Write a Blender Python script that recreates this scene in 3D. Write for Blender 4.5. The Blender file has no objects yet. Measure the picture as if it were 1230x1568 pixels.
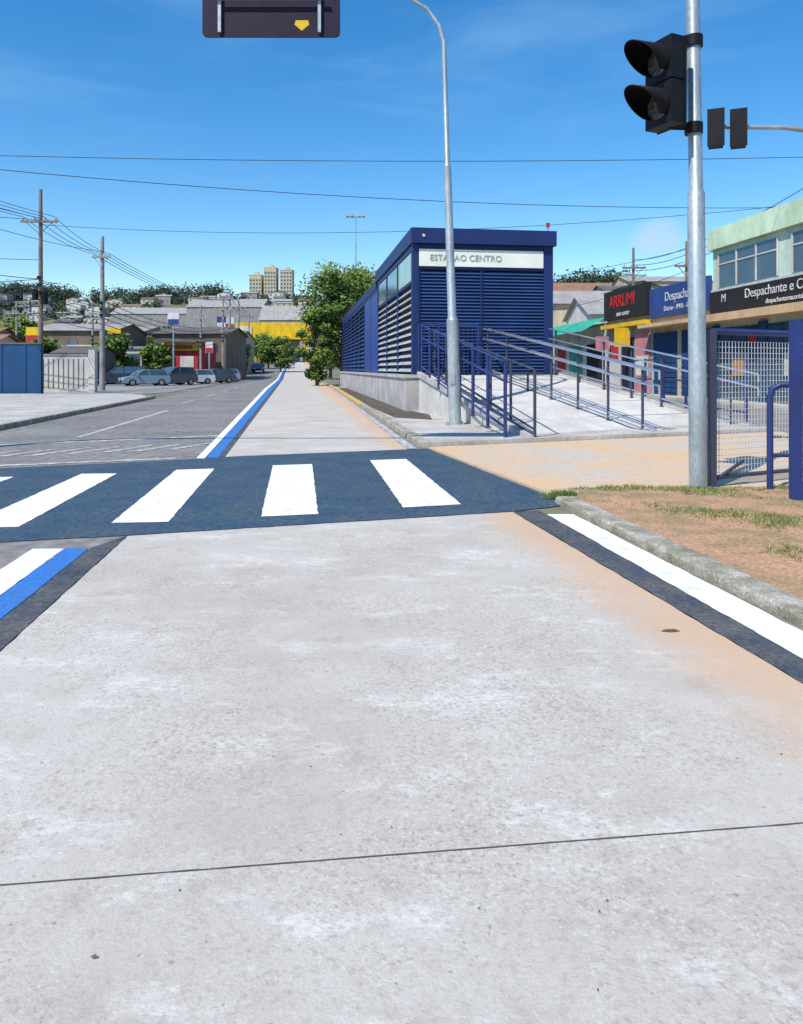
import bpy, math, random
from mathutils import Vector, Matrix, noise
random.seed(7)
R=random.Random(11)

# ------------------------------------------------------------ materials
def nt(m):
    m.use_nodes=True
    return m.node_tree.nodes, m.node_tree.links, m.node_tree.nodes["Principled BSDF"]
def mat(name,c1,c2=None,scale=4.0,rough=.8,metal=0.0,bump=0.0,fine=0.0,lo=.35,hi=.65,spec=.35,stretch=(1,1,1)):
    m=bpy.data.materials.new(name); N,L,b=nt(m)
    b.inputs['Roughness'].default_value=rough; b.inputs['Metallic'].default_value=metal
    b.inputs['Specular IOR Level'].default_value=spec
    if c2 is None: c2=tuple(v*.82 for v in c1)
    tc=N.new('ShaderNodeTexCoord'); mp=N.new('ShaderNodeMapping'); mp.inputs['Scale'].default_value=stretch
    L.new(tc.outputs['Object'],mp.inputs[0])
    n=N.new('ShaderNodeTexNoise'); n.inputs['Scale'].default_value=scale; n.inputs['Detail'].default_value=8; n.inputs['Roughness'].default_value=.62
    L.new(mp.outputs[0],n.inputs['Vector'])
    r=N.new('ShaderNodeValToRGB'); r.color_ramp.elements[0].position=lo; r.color_ramp.elements[1].position=hi
    r.color_ramp.elements[0].color=(*c2,1); r.color_ramp.elements[1].color=(*c1,1)
    L.new(n.outputs['Fac'],r.inputs[0]); out=r.outputs[0]
    if fine>0:
        n2=N.new('ShaderNodeTexNoise'); n2.inputs['Scale'].default_value=scale*14; n2.inputs['Detail'].default_value=4
        L.new(mp.outputs[0],n2.inputs['Vector'])
        mr=N.new('ShaderNodeMapRange'); mr.inputs[1].default_value=.3; mr.inputs[2].default_value=.7
        mr.inputs[3].default_value=1-fine; mr.inputs[4].default_value=1+fine*.6
        L.new(n2.outputs['Fac'],mr.inputs[0])
        mx=N.new('ShaderNodeVectorMath'); mx.operation='SCALE'; L.new(out,mx.inputs[0]); L.new(mr.outputs[0],mx.inputs['Scale']); out=mx.outputs[0]
    L.new(out,b.inputs['Base Color'])
    if bump>0:
        bn=N.new('ShaderNodeTexNoise'); bn.inputs['Scale'].default_value=scale*12; bn.inputs['Detail'].default_value=5
        L.new(mp.outputs[0],bn.inputs['Vector'])
        bp=N.new('ShaderNodeBump'); bp.inputs['Strength'].default_value=bump; bp.inputs['Distance'].default_value=.01
        L.new(bn.outputs['Fac'],bp.inputs['Height']); L.new(bp.outputs[0],b.inputs['Normal'])
    return m

def slab_material():
    m=bpy.data.materials.new('lane_concrete'); N,L,b=nt(m); b.inputs['Roughness'].default_value=.88; b.inputs['Specular IOR Level'].default_value=.25
    tc=N.new('ShaderNodeTexCoord')
    def noi(s,d=6,ro=.6,st=None,loc=(0,0,0)):
        n=N.new('ShaderNodeTexNoise'); n.inputs['Scale'].default_value=s; n.inputs['Detail'].default_value=d; n.inputs['Roughness'].default_value=ro
        mp=N.new('ShaderNodeMapping'); mp.inputs['Scale'].default_value=st or (1,1,1); mp.inputs['Location'].default_value=loc
        L.new(tc.outputs['Object'],mp.inputs[0]); L.new(mp.outputs[0],n.inputs['Vector'])
        return n.outputs['Fac']
    def mr(v,a,bb,c,d,sm=False):
        r=N.new('ShaderNodeMapRange'); 
        if sm: r.interpolation_type='SMOOTHSTEP'
        L.new(v,r.inputs[0])
        for i,x in enumerate((a,bb,c,d)): r.inputs[i+1].default_value=x
        return r.outputs[0]
    def mix(f,a,bc):
        x=N.new('ShaderNodeMix'); x.data_type='RGBA'; L.new(f,x.inputs[0])
        if isinstance(a,tuple): x.inputs[6].default_value=(*a,1)
        else: L.new(a,x.inputs[6])
        if isinstance(bc,tuple): x.inputs[7].default_value=(*bc,1)
        else: L.new(bc,x.inputs[7])
        return x.outputs[2]
    def mth(op,a,bv):
        x=N.new('ShaderNodeMath'); x.operation=op
        for i,v in enumerate((a,bv)):
            if isinstance(v,(int,float)): x.inputs[i].default_value=v
            else: L.new(v,x.inputs[i])
        return x.outputs[0]
    c=mix(mr(noi(.9,8),.35,.65,0,1),(.485,.44,.385),(.56,.515,.46))
    # pale laitance patches with ragged, brushed edges
    pale=mth('MULTIPLY',mr(noi(1.1,10,.75,(1,2.0,1)),.52,.60,0,1),mr(noi(9,6,.75,(1,2.4,1),(4,1,0)),.40,.58,.1,1))
    c=mix(mth('MULTIPLY',pale,.75),c,(.72,.69,.64))
    # tyre / grime tint
    c=mix(mr(noi(.55,9,.7,None,(7,3,0)),.48,.64,0,.6),c,(.43,.375,.315))
    # darker weathered blotches
    c=mix(mr(noi(3.2,10,.78,None,(2,8,0)),.54,.66,0,.5),c,(.34,.30,.24))
    c=mix(mr(noi(8,8,.8,None,(1,5,0)),.57,.68,0,.45),c,(.33,.28,.21))
    # exposed aggregate grain: strongest where the paste has worn off
    worn=mr(noi(.8,6,.6,None,(1.3,.4,0)),.42,.60,.3,1)
    g=mth('MULTIPLY',mr(noi(48,5,.7),.50,.64,0,1),worn)
    c=mix(mth('MULTIPLY',g,.62),c,(.25,.21,.15))
    g2=mth('MULTIPLY',mr(noi(65,4,.65,None,(9,9,0)),.54,.66,0,1),worn)
    c=mix(mth('MULTIPLY',g2,.6),c,(.74,.70,.62))
    c=mix(mr(noi(30,2,.5,None,(5,2,0)),.70,.76,0,.6),c,(.20,.17,.13))
    # two faint oil drips
    # orange earth washed along the kerb side
    s=N.new('ShaderNodeSeparateXYZ'); L.new(tc.outputs['Object'],s.inputs[0])
    yc=mth('MINIMUM',s.outputs[1],14.5); yf=mth('MAXIMUM',mth('SUBTRACT',s.outputs[1],14.5),0.0)
    v=mth('ADD',s.outputs[0],mth('ADD',mth('MULTIPLY',yc,.172),mth('MULTIPLY',yf,.142)))
    v=mth('ADD',v,mth('MULTIPLY',noi(1.6,9,.7),1.0))
    c=mix(mr(v,2.45,3.1,0,.82,True),c,(.60,.40,.25))
    L.new(c,b.inputs['Base Color'])
    bp=N.new('ShaderNodeBump'); bp.inputs['Strength'].default_value=.45; bp.inputs['Distance'].default_value=.01
    L.new(noi(90,5,.7),bp.inputs['Height']); L.new(bp.outputs[0],b.inputs['Normal'])
    return m

M_slab=slab_material()
M_ground=mat('ground_earth',(.26,.22,.17),(.13,.15,.07),scale=.12,rough=.95,fine=.3)
M_gapshade=mat('plinth_gap_shade',(.14,.11,.085),(.07,.06,.045),scale=1.5,rough=.97,fine=.4,bump=.8)  # dark colour standing in for the shade beside the station plinth
M_asph=mat('asphalt',(.275,.255,.235),(.19,.178,.168),scale=.45,rough=.9,fine=.35,bump=.4)
M_asph2=mat('parking_asphalt',(.34,.33,.31),(.25,.24,.23),scale=.3,rough=.9,fine=.2)
M_band=mat('crossing_dark_paint',(.042,.085,.135),(.075,.105,.13),scale=1.5,rough=.8,fine=.4,bump=.5,spec=.2)
M_band2=mat('edge_dark_paint',(.06,.075,.10),(.13,.125,.12),scale=2.5,rough=.85,fine=.4,spec=.2)
M_white=mat('white_road_paint',(.90,.89,.87),(.58,.57,.54),scale=5,rough=.6,fine=.15,lo=.30,hi=.47)
M_wornwhite=mat('worn_white_paint',(.60,.59,.57),(.25,.235,.22),scale=6,rough=.7,lo=.4,hi=.6)
M_blue=mat('blue_road_paint',(.035,.19,.58),(.06,.17,.40),scale=3,rough=.6,fine=.25)
M_joint=mat('joint_sealant',(.10,.085,.07))
M_kerb=mat('kerb_concrete',(.50,.46,.39),(.23,.21,.14),scale=4,rough=.95,fine=.4,bump=.9)
M_yel=mat('yellow_kerb_paint',(.66,.42,.08),(.54,.38,.18),scale=2,rough=.8,fine=.2)
M_apron=mat('dusty_pavement',(.64,.43,.25),(.52,.46,.38),scale=.55,rough=.95,fine=.08,lo=.36,hi=.60)
M_side=mat('pavement_concrete',(.56,.53,.48),(.39,.36,.32),scale=.8,rough=.92,fine=.2,bump=.3)
M_verge=mat('verge_earth',(.50,.29,.17),(.32,.23,.12),scale=2.2,rough=.97,fine=.4,bump=1.0,lo=.40,hi=.56)
M_conc=mat('cast_concrete',(.52,.49,.47),(.33,.31,.31),scale=1.2,rough=.9,fine=.15)
M_rampc=mat('ramp_concrete',(.66,.63,.58),(.50,.47,.43),scale=.9,rough=.9,fine=.15)
M_navy=mat('navy_painted_steel',(.014,.032,.135),(.012,.026,.10),scale=.8,rough=.5,spec=.3)
M_slat=mat('blue_shutter_slat',(.028,.07,.20),(.02,.05,.15),scale=.8,rough=.55)
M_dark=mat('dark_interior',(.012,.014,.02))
M_slatL=mat('pale_louvre',(.46,.46,.47),(.28,.29,.32),scale=1.5,rough=.5)
M_signw=mat('white_sign_panel',(.82,.82,.74),(.72,.73,.62),scale=1)
M_bluep=mat('blue_panel',(.02,.065,.30),(.015,.05,.24),scale=1,rough=.4)
M_glassg=mat('green_tint_glass',(.34,.46,.31),(.22,.32,.23),scale=.6,rough=.15,spec=.7)
M_glass=mat('window_glass',(.06,.11,.16),(.04,.07,.10),scale=.5,rough=.08,spec=.8)
M_galv=mat('galvanised_steel',(.50,.54,.55),(.33,.365,.38),scale=2.6,rough=.45,metal=.5,fine=.2,stretch=(1,1,.35))
M_chrome=mat('stainless_handrail',(.66,.69,.74),(.5,.53,.58),scale=2,rough=.25,metal=.8)
M_post=mat('slate_railing_paint',(.05,.06,.10),(.04,.045,.08),scale=2,rough=.5)
M_bpost=mat('blue_railing_paint',(.025,.045,.19),(.02,.035,.13),scale=2,rough=.45)
M_black=mat('black_plastic',(.007,.006,.009),(.012,.012,.014),scale=4,rough=.55,spec=.2)
M_lens=mat('signal_lens',(.05,.05,.05),(.16,.16,.15),scale=14,rough=.2,spec=.8)
M_signback=mat('sign_back_paint',(.016,.009,.026),(.022,.014,.034),scale=2,rough=.6,spec=.2)
M_sticker=mat('yellow_sticker',(.75,.48,.02))
M_pole=mat('weathered_concrete_pole',(.36,.34,.31),(.24,.22,.20),scale=1.5,rough=.9)
M_wood=mat('wooden_pole',(.26,.20,.15),(.16,.12,.09),scale=1.5,rough=.9)
M_wire=mat('cable_rubber',(.03,.035,.05))
M_mesh=mat('white_wire_mesh',(.62,.64,.64),rough=.5)
M_bark=mat('bark',(.16,.12,.09),(.09,.07,.05),scale=3,rough=.95)
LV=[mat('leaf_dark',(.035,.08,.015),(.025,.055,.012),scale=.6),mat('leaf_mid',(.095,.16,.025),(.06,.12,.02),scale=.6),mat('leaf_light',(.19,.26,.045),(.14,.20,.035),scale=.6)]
DV=[mat('far_leaf_dark',(.035,.06,.035)),mat('far_leaf_mid',(.065,.09,.045))]
GV=[mat('grass_green',(.13,.21,.05)),mat('grass_dry',(.36,.34,.13))]
M_hill=mat('hill_ground',(.12,.14,.07),(.20,.17,.12),scale=.02,rough=.95,fine=.3)
def pm(n,c): return mat(n,c,tuple(v*.68 for v in c),scale=.7,rough=.85,fine=.12,stretch=(1,1,.4))
W_white=pm('wall_white',(.68,.66,.61)); W_cream=pm('wall_cream',(.62,.53,.36)); W_grey=pm('wall_grey',(.34,.33,.32))
W_terra=pm('roof_terracotta',(.34,.18,.11)); W_roofg=pm('roof_fibre_cement',(.38,.36,.34)); W_roofd=pm('roof_dark',(.15,.13,.12))
W_red=pm('wall_red',(.50,.04,.05)); W_yel=pm('wall_yellow',(.84,.54,.02)); W_green=pm('wall_pale_green',(.62,.76,.64)); W_mint=pm('parapet_mint',(.66,.84,.58))
W_peach=pm('fascia_peach',(.76,.50,.28)); W_blue=pm('wall_blue',(.015,.075,.19)); W_teal=pm('awning_green',(.04,.42,.28)); W_pink=pm('poster_pink',(.60,.24,.28))
W_brown=pm('wall_brown',(.20,.15,.11)); W_orange=pm('poster_orange',(.60,.28,.10)); S_black=pm('sign_black',(.02,.02,.022)); S_blue=pm('sign_blue',(.03,.08,.27))
T_white=pm('lettering_white',(.72,.72,.72)); T_red=pm('lettering_red',(.62,.03,.03)); T_navy=pm('lettering_grey_green',(.45,.52,.42))
M_tyre=mat('tyre_rubber',(.02,.02,.02)); M_rim=mat('wheel_rim',(.45,.46,.48),rough=.3,metal=.7)
M_red=mat('tail_lamp_red',(.5,.02,.02),rough=.2); M_head=mat('head_lamp',(.75,.78,.8),rough=.1)

# ------------------------------------------------------------ geometry helpers
def box(x0,x1,y0,y1,z0,z1,T=None):
    v=[(x0,y0,z0),(x1,y0,z0),(x1,y1,z0),(x0,y1,z0),(x0,y0,z1),(x1,y0,z1),(x1,y1,z1),(x0,y1,z1)]
    if T: v=[T(*p) for p in v]
    return v,[(0,3,2,1),(4,5,6,7),(0,1,5,4),(1,2,6,5),(2,3,7,6),(3,0,4,7)],False
def sweep(pts,rs,n=12,cap=True):
    pts=[Vector(p) for p in pts]; 
    if not isinstance(rs,(list,tuple)): rs=[rs]*len(pts)
    V=[];F=[]
    prev=None
    for i,p in enumerate(pts):
        if i==0: d=pts[1]-p
        elif i==len(pts)-1: d=p-pts[i-1]
        else: d=(pts[i+1]-p).normalized()+(p-pts[i-1]).normalized()
        d.normalize()
        if prev is None:
            a=Vector((0,0,1)) if abs(d.z)<.9 else Vector((1,0,0)); u=d.cross(a).normalized()
        else: u=(prev-d*prev.dot(d)).normalized()
        prev=u; w=d.cross(u)
        for k in range(n):
            t=2*math.pi*k/n; q=p+(u*math.cos(t)+w*math.sin(t))*rs[i]; V.append(tuple(q))
    for i in range(len(pts)-1):
        for k in range(n):
            a=i*n+k;b=i*n+(k+1)%n; F.append((a,b,b+n,a+n))
    if cap:
        for base in (0,(len(pts)-1)*n):
            s=len(V); V+= [V[base+k] for k in range(n)]
            F.append(tuple(range(s,s+n)) if base else tuple(range(s+n-1,s-1,-1)))
    return V,F,True
def cyl(p,q,r1,r2=None,n=12): return sweep([p,q],[r1,r1 if r2 is None else r2],n)
def prism(poly,z0,z1):
    n=len(poly); v=[(x,y,z0) for x,y in poly]+[(x,y,z1) for x,y in poly]
    a=sum(poly[i][0]*poly[(i+1)%n][1]-poly[(i+1)%n][0]*poly[i][1] for i in range(n))
    top=tuple(range(n,2*n)); 
    if a<0: top=top[::-1]
    f=[top]+[((i,(i+1)%n,n+(i+1)%n,n+i) if a>0 else (n+i,n+(i+1)%n,(i+1)%n,i)) for i in range(n)]
    return v,f,False
def sheet(poly,z):
    n=len(poly); a=sum(poly[i][0]*poly[(i+1)%n][1]-poly[(i+1)%n][0]*poly[i][1] for i in range(n))
    f=tuple(range(n)); 
    if a<0: f=f[::-1]
    return [(x,y,z) for x,y in poly],[f],False
def rough_sheet(poly,z,amp=.012,step=.12,sd=0):
    out=[]
    n=len(poly)
    for i in range(n):
        a=Vector(poly[i]);b=Vector(poly[(i+1)%n]); k=max(1,int((b-a).length/step)); nr=Vector((-(b-a).y,(b-a).x)).normalized()
        for j in range(k):
            p=a.lerp(b,j/k); q=p+nr*(amp*noise.noise(Vector((p.x*7,p.y*7,sd)))*1.6 if j else 0); out.append((q.x,q.y))
    return sheet(out,z)
def build(name,parts,bevel=0,loc=None,rot=None):
    V=[];F=[];MI=[];SM=[];mats=[]
    for g,m in parts:
        v,f,s=g
        if m not in mats: mats.append(m)
        mi=mats.index(m); o=len(V); V+=v
        for q in f: F.append(tuple(i+o for i in q)); MI.append(mi); SM.append(s)
    me=bpy.data.meshes.new(name); me.from_pydata(V,[],F)
    for m in mats: me.materials.append(m)
    me.polygons.foreach_set('material_index',MI); me.polygons.foreach_set('use_smooth',SM); me.update()
    ob=bpy.data.objects.new(name,me); bpy.context.scene.collection.objects.link(ob)
    if loc: ob.location=loc
    if rot: ob.rotation_euler=rot
    if bevel:
        b=ob.modifiers.new('bevel','BEVEL'); b.width=bevel; b.segments=2; b.limit_method='ANGLE'
    return ob
def text(body,size,m,loc,rot,parent=None,name='lettering'):
    c=bpy.data.curves.new(name,'FONT'); c.body=body; c.size=size; c.extrude=.01; c.align_x='CENTER'; c.align_y='CENTER'
    c.materials.append(m); o=bpy.data.objects.new(name,c); bpy.context.scene.collection.objects.link(o)
    o.location=loc; o.rotation_euler=rot
    if parent: o.parent=parent
    return o

# ------------------------------------------------------------ terrain
YS=[-60,-20,-3,0,10,20,40,60,85,110,140,170,200,250,300]
HK=[(-60,0),(110,0),(140,.6),(170,1.6),(200,2.8),(250,4.5),(300,6.0),(400,8),(5000,8)]
def h(y):
    if y<=HK[0][0]: return 0
    for (a,za),(b,zb) in zip(HK,HK[1:]):
        if y<=b: return za+(zb-za)*(y-a)/(b-a)
    return 8
def strip(fl,fr,ys,off):
    v=[];f=[]
    for i,y in enumerate(ys):
        z=h(y)+off*(1+max(0,y)/60); v+=[(fl(y),y,z),(fr(y),y,z)]
        if i: k=2*i; f.append((k-2,k-1,k+1,k))
    return v,f,False
gy=[-3000]+YS+[400,700,1500,5000]; gx=[-4000,-300,-60,0,60,300,4000]
V=[(x,y,h(y)) for y in gy for x in gx]; n=len(gx)
F=[(j*n+i,j*n+i+1,(j+1)*n+i+1,(j+1)*n+i) for j in range(len(gy)-1) for i in range(n-1)]
build('ground',[((V,F,False),M_ground)])

def hillz(x,y):
    def ss(a,b,t): t=max(0,min(1,(t-a)/(b-a))); return t*t*(3-2*t)
    z=5.5+50*ss(300,620,y)*(1+.10*noise.noise(Vector((x/90,y/90,0))))
    z+=30*math.exp(-((x-105)**2/(60**2)+(y-380)**2/(55**2)))*ss(300,340,y)
    z-=26*ss(-20,60,x)*ss(420,600,y)
    z-=70*ss(800,1400,y)
    return z
V=[];F=[];nx=90;ny=46
for j in range(ny+1):
    y=300+ j*1200/ny
    for i in range(nx+1):
        x=-900+i*1500/nx; V.append((x,y,hillz(x,y)))
for j in range(ny):
    for i in range(nx):
        a=j*(nx+1)+i; F.append((a,a+1,a+nx+2,a+nx+1))
build('hill',[((V,F,True),M_hill)])

# lane edges
def curve(y): return 0 if y<150 else .0006*(y-150)**2
nL=lambda y:-1.755-.1215*y
nR=lambda y:2.69-.176*y
fL=lambda y:-3.2-.15*(y-13.4)+curve(y)
def fR(y): return (.13-.13*(y-14.5) if y<60 else -5.785-.145*(y-60))+curve(y)
aL=lambda y:-10.4-.14*(y-19)+curve(y)
Yfar=[12.5,20,40,60,85,110,140,170,200,225,250,275,300]
YSall=[-60,-20,0,20,40,60,85,110,140,170,200,250,300]
build('road',[(strip(aL,lambda y:(2.2-.155*y if y<14 else fR(y)+.4),sorted(set(YSall+[14])),.004),M_asph)])
build('road',[(strip(lambda y:10.2-.12*(y-10),lambda y:14.6-.1*(y-30) ,[-60,0,40,60,85,110],.004),M_asph)])
near=[(nL(-6),-6),(nR(-6),-6),(1.24,8.22),(-2.61,7.04)]
build('bus_lane_pavement',[(rough_sheet(near,.008,.008,.1,5),M_slab),
   (strip(fL,fR,[13.2]+Yfar[1:],.008),M_slab)])
# crossing
band=[(-9.6,6.0),(-3.94,6.72),(-2.61,7.05),(1.24,8.235),(1.92,8.62),(1.88,9.04),(.50,14.75),(-3.0,13.45),(-3.89,12.9),(-6.43,11.8),(-10.0,10.6)]
build('pedestrian_crossing',[(rough_sheet(band,.012,.012,.12,2),M_band)]+[(rough_sheet(p,.016,.007,.08,k),M_white) for k,p in enumerate((
   [(-.545,12.82),(.08,13.0),(.70,8.65),(.02,8.45)],
   [(-2.116,12.13),(-1.49,12.3),(-.914,8.07),(-1.51,7.93)],
   [(-3.54,11.59),(-2.98,11.74),(-2.42,7.66),(-2.99,7.6)],
   [(-4.84,11.16),(-4.32,11.2),(-3.85,7.41),(-4.41,7.38)],
   [(-6.3,10.75),(-5.7,10.85),(-5.25,7.1),(-5.85,7.05)],
   [(-7.8,10.3),(-7.2,10.45),(-6.7,6.85),(-7.3,6.8)]))])
def band_strip(x0,x1,s,ya,yb): return [(x0+s*ya,ya),(x1+s*ya,ya),(x1+s*yb,yb),(x0+s*yb,yb)]
P=[]
P.append((sheet([(-2.46-.12*-6+.0,-6),(nL(-6)-.003,-6),(-2.615,7.03),(-2.76-.0,6.55)],.012),M_band2))
P.append((rough_sheet(band_strip(-2.19,-1.98,-.12,-6,6.52),.016,.006,.1,1),M_blue))
P.append((rough_sheet(band_strip(-2.47,-2.195,-.12,-6,6.5),.017,.006,.1,3),M_white))
P.append((rough_sheet([(nR(-6)+.003,-6),(2.82+.155*6+.2,-6),(1.58,8.05),(1.55,8.3),(1.245,8.215)],.012,.010,.1,4),M_band2))
P.append((rough_sheet(band_strip(2.81,3.10,-.152,-6,8.05),.016,.007,.08,6),M_white))
o=lambda f,d:(lambda y:f(y)+d*(1+min(y,60)/40))
P.append((strip(o(fL,-.08),fL,[13.25]+Yfar[1:],.012),M_band2))
P.append((strip(o(fL,-.25),o(fL,-.085),[13.2]+Yfar[1:],.012),M_blue))
P.append((strip(o(fL,-.37),o(fL,-.26),[13.1]+Yfar[1:],.012),M_white))
P.append((strip(fR,lambda y:fR(y)+.20,[14.7]+Yfar[1:5],.012),M_wornwhite))
P.append((sheet([(-8.6,15.15),(-4.3,17.45),(-4.4,17.7),(-8.7,15.4)],.012),M_wornwhite))
P.append((sheet([(-9.6,10.85),(-4.0,13.05),(-4.05,13.25),(-9.7,11.05)],.012),M_wornwhite))
P.append((sheet([(-7.6,17.2),(-7.45,17.2),(-8.9,28.5),(-9.1,28.5)],.012),M_wornwhite))
for k in range(7):
    x=-8.0+k*.55; y=13.0+k*.24
    P.append((sheet([(x,y),(x+.2,y+.08),(x+.67,y+1.5),(x+.5,y+1.4)],.012),M_wornwhite))
for k in range(7):
    y=34+k*9; P.append((sheet([(-9.6-.14*(y-30),y),(-9.45-.14*(y-30),y),(-9.45-.14*(y-26),y+4),(-9.6-.14*(y-26),y+4)],.016),M_wornwhite))
build('road_markings',P)
jt=[];jb=[]
for i in range(61):
    x=-1.92+i*4.14/60; y=2.30+.1175*(x+1.0)+.0015*noise.noise(Vector((x*9,2,0))); w=.0026+.0016*noise.noise(Vector((x*14,5,0)))
    jt.append((x,y+w));jb.append((x,y-w))
V=[];F=[]
for i,(a,b) in enumerate(zip(jb,jt)):
    V+=[(*a,.0115),(*b,.0115)]
    if i: k=2*i; F.append((k-2,k,k+1,k-1))
build('pavement_joint',[((V,F,False),M_joint)])
pp=[]
for i in range(90):
    y=R.uniform(1.7,8); x=R.uniform(-1.8-.12*y,2.5-.17*y); s=R.uniform(.0015,.0038); a=R.random()*6
    pp.append((([(x+s*1.8*math.cos(a),y+s*1.8*math.sin(a),.014),(x-s*math.sin(a),y+s*math.cos(a),.010+s*.8),(x-s*1.8*math.cos(a),y-s*1.8*math.sin(a),.011),(x+s*math.sin(a),y-s*math.cos(a),.012)],[(0,1,2,3)],False),M_bark))
for (x,y,s) in ((-.83,1.99,.010),(1.63,4.47,.06)):
    pp.append((([(x+s,y,.013),(x+.5*s,y+s*.28,.02),(x-.4*s,y+s*.3,.018),(x-s,y,.014),(x-.1*s,y-s*.25,.012)],[(0,1,2,3,4)],False),M_bark))
build('leaf_litter',pp)

# ------------------------------------------------------------ kerbs, pavements, verge
kx=lambda y:3.16-.152*y
kp=[]
yy=-6.0
while yy<8.7:
    y1=min(yy+.95,8.75); j=R.uniform(-.008,.008); hz=.085+R.uniform(-.006,.006)
    kp.append((prism([(kx(yy)+j,yy),(kx(yy)+.24+j,yy),(kx(y1-.015)+.24+j,y1-.015),(kx(y1-.015)+j,y1-.015)],-.02,hz),M_kerb)); yy=y1
kp.append((prism([(kx(8.8),8.77),(kx(8.8)+.24,8.77),(2.32,9.2),(2.0,9.3)],-.02,.06),M_kerb))
build('kerb',kp,bevel=.022)
kp=[];yy=15.0
while yy<110:
    y1=yy+1.5; m=M_yel if 30<yy<75 else M_kerb
    kp.append((prism([(fR(yy)+.30,yy),(fR(yy)+.52,yy),(fR(y1-.02)+.52,y1-.02),(fR(y1-.02)+.30,y1-.02)],-.02,.13),m)); yy=y1
build('kerb',kp,bevel=.015)
kp=[];yy=-8.0
while yy<39:
    y1=yy+1.5
    kp.append((prism([(aL(yy)-.2,yy),(aL(yy),yy),(aL(y1-.02),y1-.02),(aL(y1-.02)-.2,y1-.02)],-.02,.15),M_kerb)); yy=y1
build('kerb',kp,bevel=.015)
build('pavement',[(prism([(aL(-8)-.2,-8),(aL(39)-.2,39),(-15,42.5),(-17,44),(-60,44),(-60,-8)],-.02,.13),M_side)])
build('parking_lot',[(sheet([(-17,46),(-90,46),(-90,110),(aL(110)-.5,110),(aL(50)-1,50)],.02),M_asph2)])
build('pavement',[(prism([(2.03,9.28),(1.95,9.05),(.55,14.85),(9.5,18.5),(9.0,10.0),(4.3,9.85)],-.02,.03),M_apron)])
build('pavement',[(prism([(.60,14.9),(fR(20)+.53,20),(fR(60)+.53,60),(fR(60)+6,60),(3.0,26),(9.2,22),(9.48,18.55)],-.02,.12),M_side)])
build('plinth_shade_strip',[(sheet([(.9,21.5),(-.2,22.5),(-1.1,28),(-5.0,58),(-4.2,58),(.1,27),(.9,24)],.126),M_gapshade)])  # dark sheet added as painted shadow of the gap between plinth and kerb
build('pavement',[(prism([(14.7+3,0),(14.7-.1*10,40),(14.7-.1*80,110),(40,110),(40,0)],-.02,.13),M_side)])
V=[];F=[];nj=70;ni=46
for j in range(nj+1):
    y=-6+15.6*j/nj; x0=kx(min(y,8.75))+.235+(max(0,y-8.75)*.35)
    for i in range(ni+1):
        x=x0+(9.5-x0)*(i/ni)**1.6
        z=.072+.022*noise.noise(Vector((x*1.3,y*1.3,0)))+.012*noise.noise(Vector((x*5,y*5,4)))
        if y>9.3: z=min(z,.062)
        V.append((x,y,z))
for j in range(nj):
    for i in range(ni):
        a=j*(ni+1)+i; F.append((a,a+1,a+ni+2,a+ni+1))
b0=len(V); 
for i in range(ni+1):
    x,y,z=V[nj*(ni+1)+i]; V.append((x,9.78+.03*noise.noise(Vector((x*3,0,0))),.028))
    if i: F.append((nj*(ni+1)+i-1,nj*(ni+1)+i,b0+i,b0+i-1))
build('grass_verge',[((V,F,True),M_verge)])
pa=[[],[]]
def blade(x,y,z,hh,k):
    a=R.random()*6.28; w=.006; dx=math.cos(a)*w; dy=math.sin(a)*w; lx=R.uniform(-.7,.7)*hh; ly=R.uniform(-.7,.7)*hh
    pa[k].append(((x-dx,y-dy,z),(x+dx,y+dy,z),(x+lx,y+ly,z+hh)))
for i in range(90000):
    y=R.uniform(3,9.6); x=R.uniform(kx(y)+.25,7)
    d=noise.noise(Vector((x*.9,y*1.1,3)))+.45*noise.noise(Vector((x*3.5,y*3.5,1)))+.3*noise.noise(Vector((x*11,y*11,1)))
    if x<kx(y)+.8: d-=.22
    if d>.13 or (d>.02 and R.random()<.25): blade(x,y,.062+.02*noise.noise(Vector((x*1.3,y*1.3,0))),R.uniform(.01,.04)+max(0,d-.15)*.05,0 if R.random()<.6 else 1)
for i in range(900):
    a=R.gauss(0,.09); b=R.gauss(0,.05); blade(1.98+a,9.02+b,.03,R.uniform(.03,.11),0)
gp=[]
for k in (0,1):
    v=[];f=[]
    for t in pa[k]: s=len(v); v+=t; f.append((s,s+1,s+2))
    gp.append(((v,f,False),GV[k]))
build('grass',gp)

# ------------------------------------------------------------ bus station
ca,sa=math.cos(math.radians(8)),math.sin(math.radians(8))
def TS(u,v,z): return (.39+u*ca-v*sa,26+u*sa+v*ca,z)
B=lambda a,b,c,d,e,f:box(a,b,c,d,e,f,TS)
S=[]; WID=5.12; LEN=41
S+=[(B(-.25,WID+.2,-.1,LEN,-.02,1.28),M_conc),(B(-.32,WID+.25,-.15,LEN+.1,1.285,1.40),M_conc)]
S+=[(B(.10,WID-.10,.14,LEN-.1,1.405,6.0),M_dark)]
S+=[(B(-.08,WID+.08,-.25,12,6.02,6.55),M_navy),(B(-.04,WID+.04,12.01,LEN,5.7,6.15),M_navy)]
S+=[(B(-.02,.2,-.08,.22,1.40,6.015),M_navy),(B(WID-.34,WID,-.08,.22,1.40,6.015),M_navy)]
S+=[(B(.2,WID-.34,-.02,.12,5.84,6.015),M_navy),(B(.2,WID-.34,-.02,.12,5.12,5.22),M_navy)]
S+=[(B(.22,WID-.37,-.10,.10,5.23,5.83),M_signw)]
z=1.44
while z<5.08:
    g=[TS(*p) for p in ((.2,-.03,z),(WID-.34,-.03,z),(WID-.34,.06,z+.098),(.2,.06,z+.098),(.2,.10,z),(WID-.34,.10,z))]
    S.append(((g,[(0,1,2,3),(0,4,5,1),(3,2,5,4)],False),M_slat)); z+=.118
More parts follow.
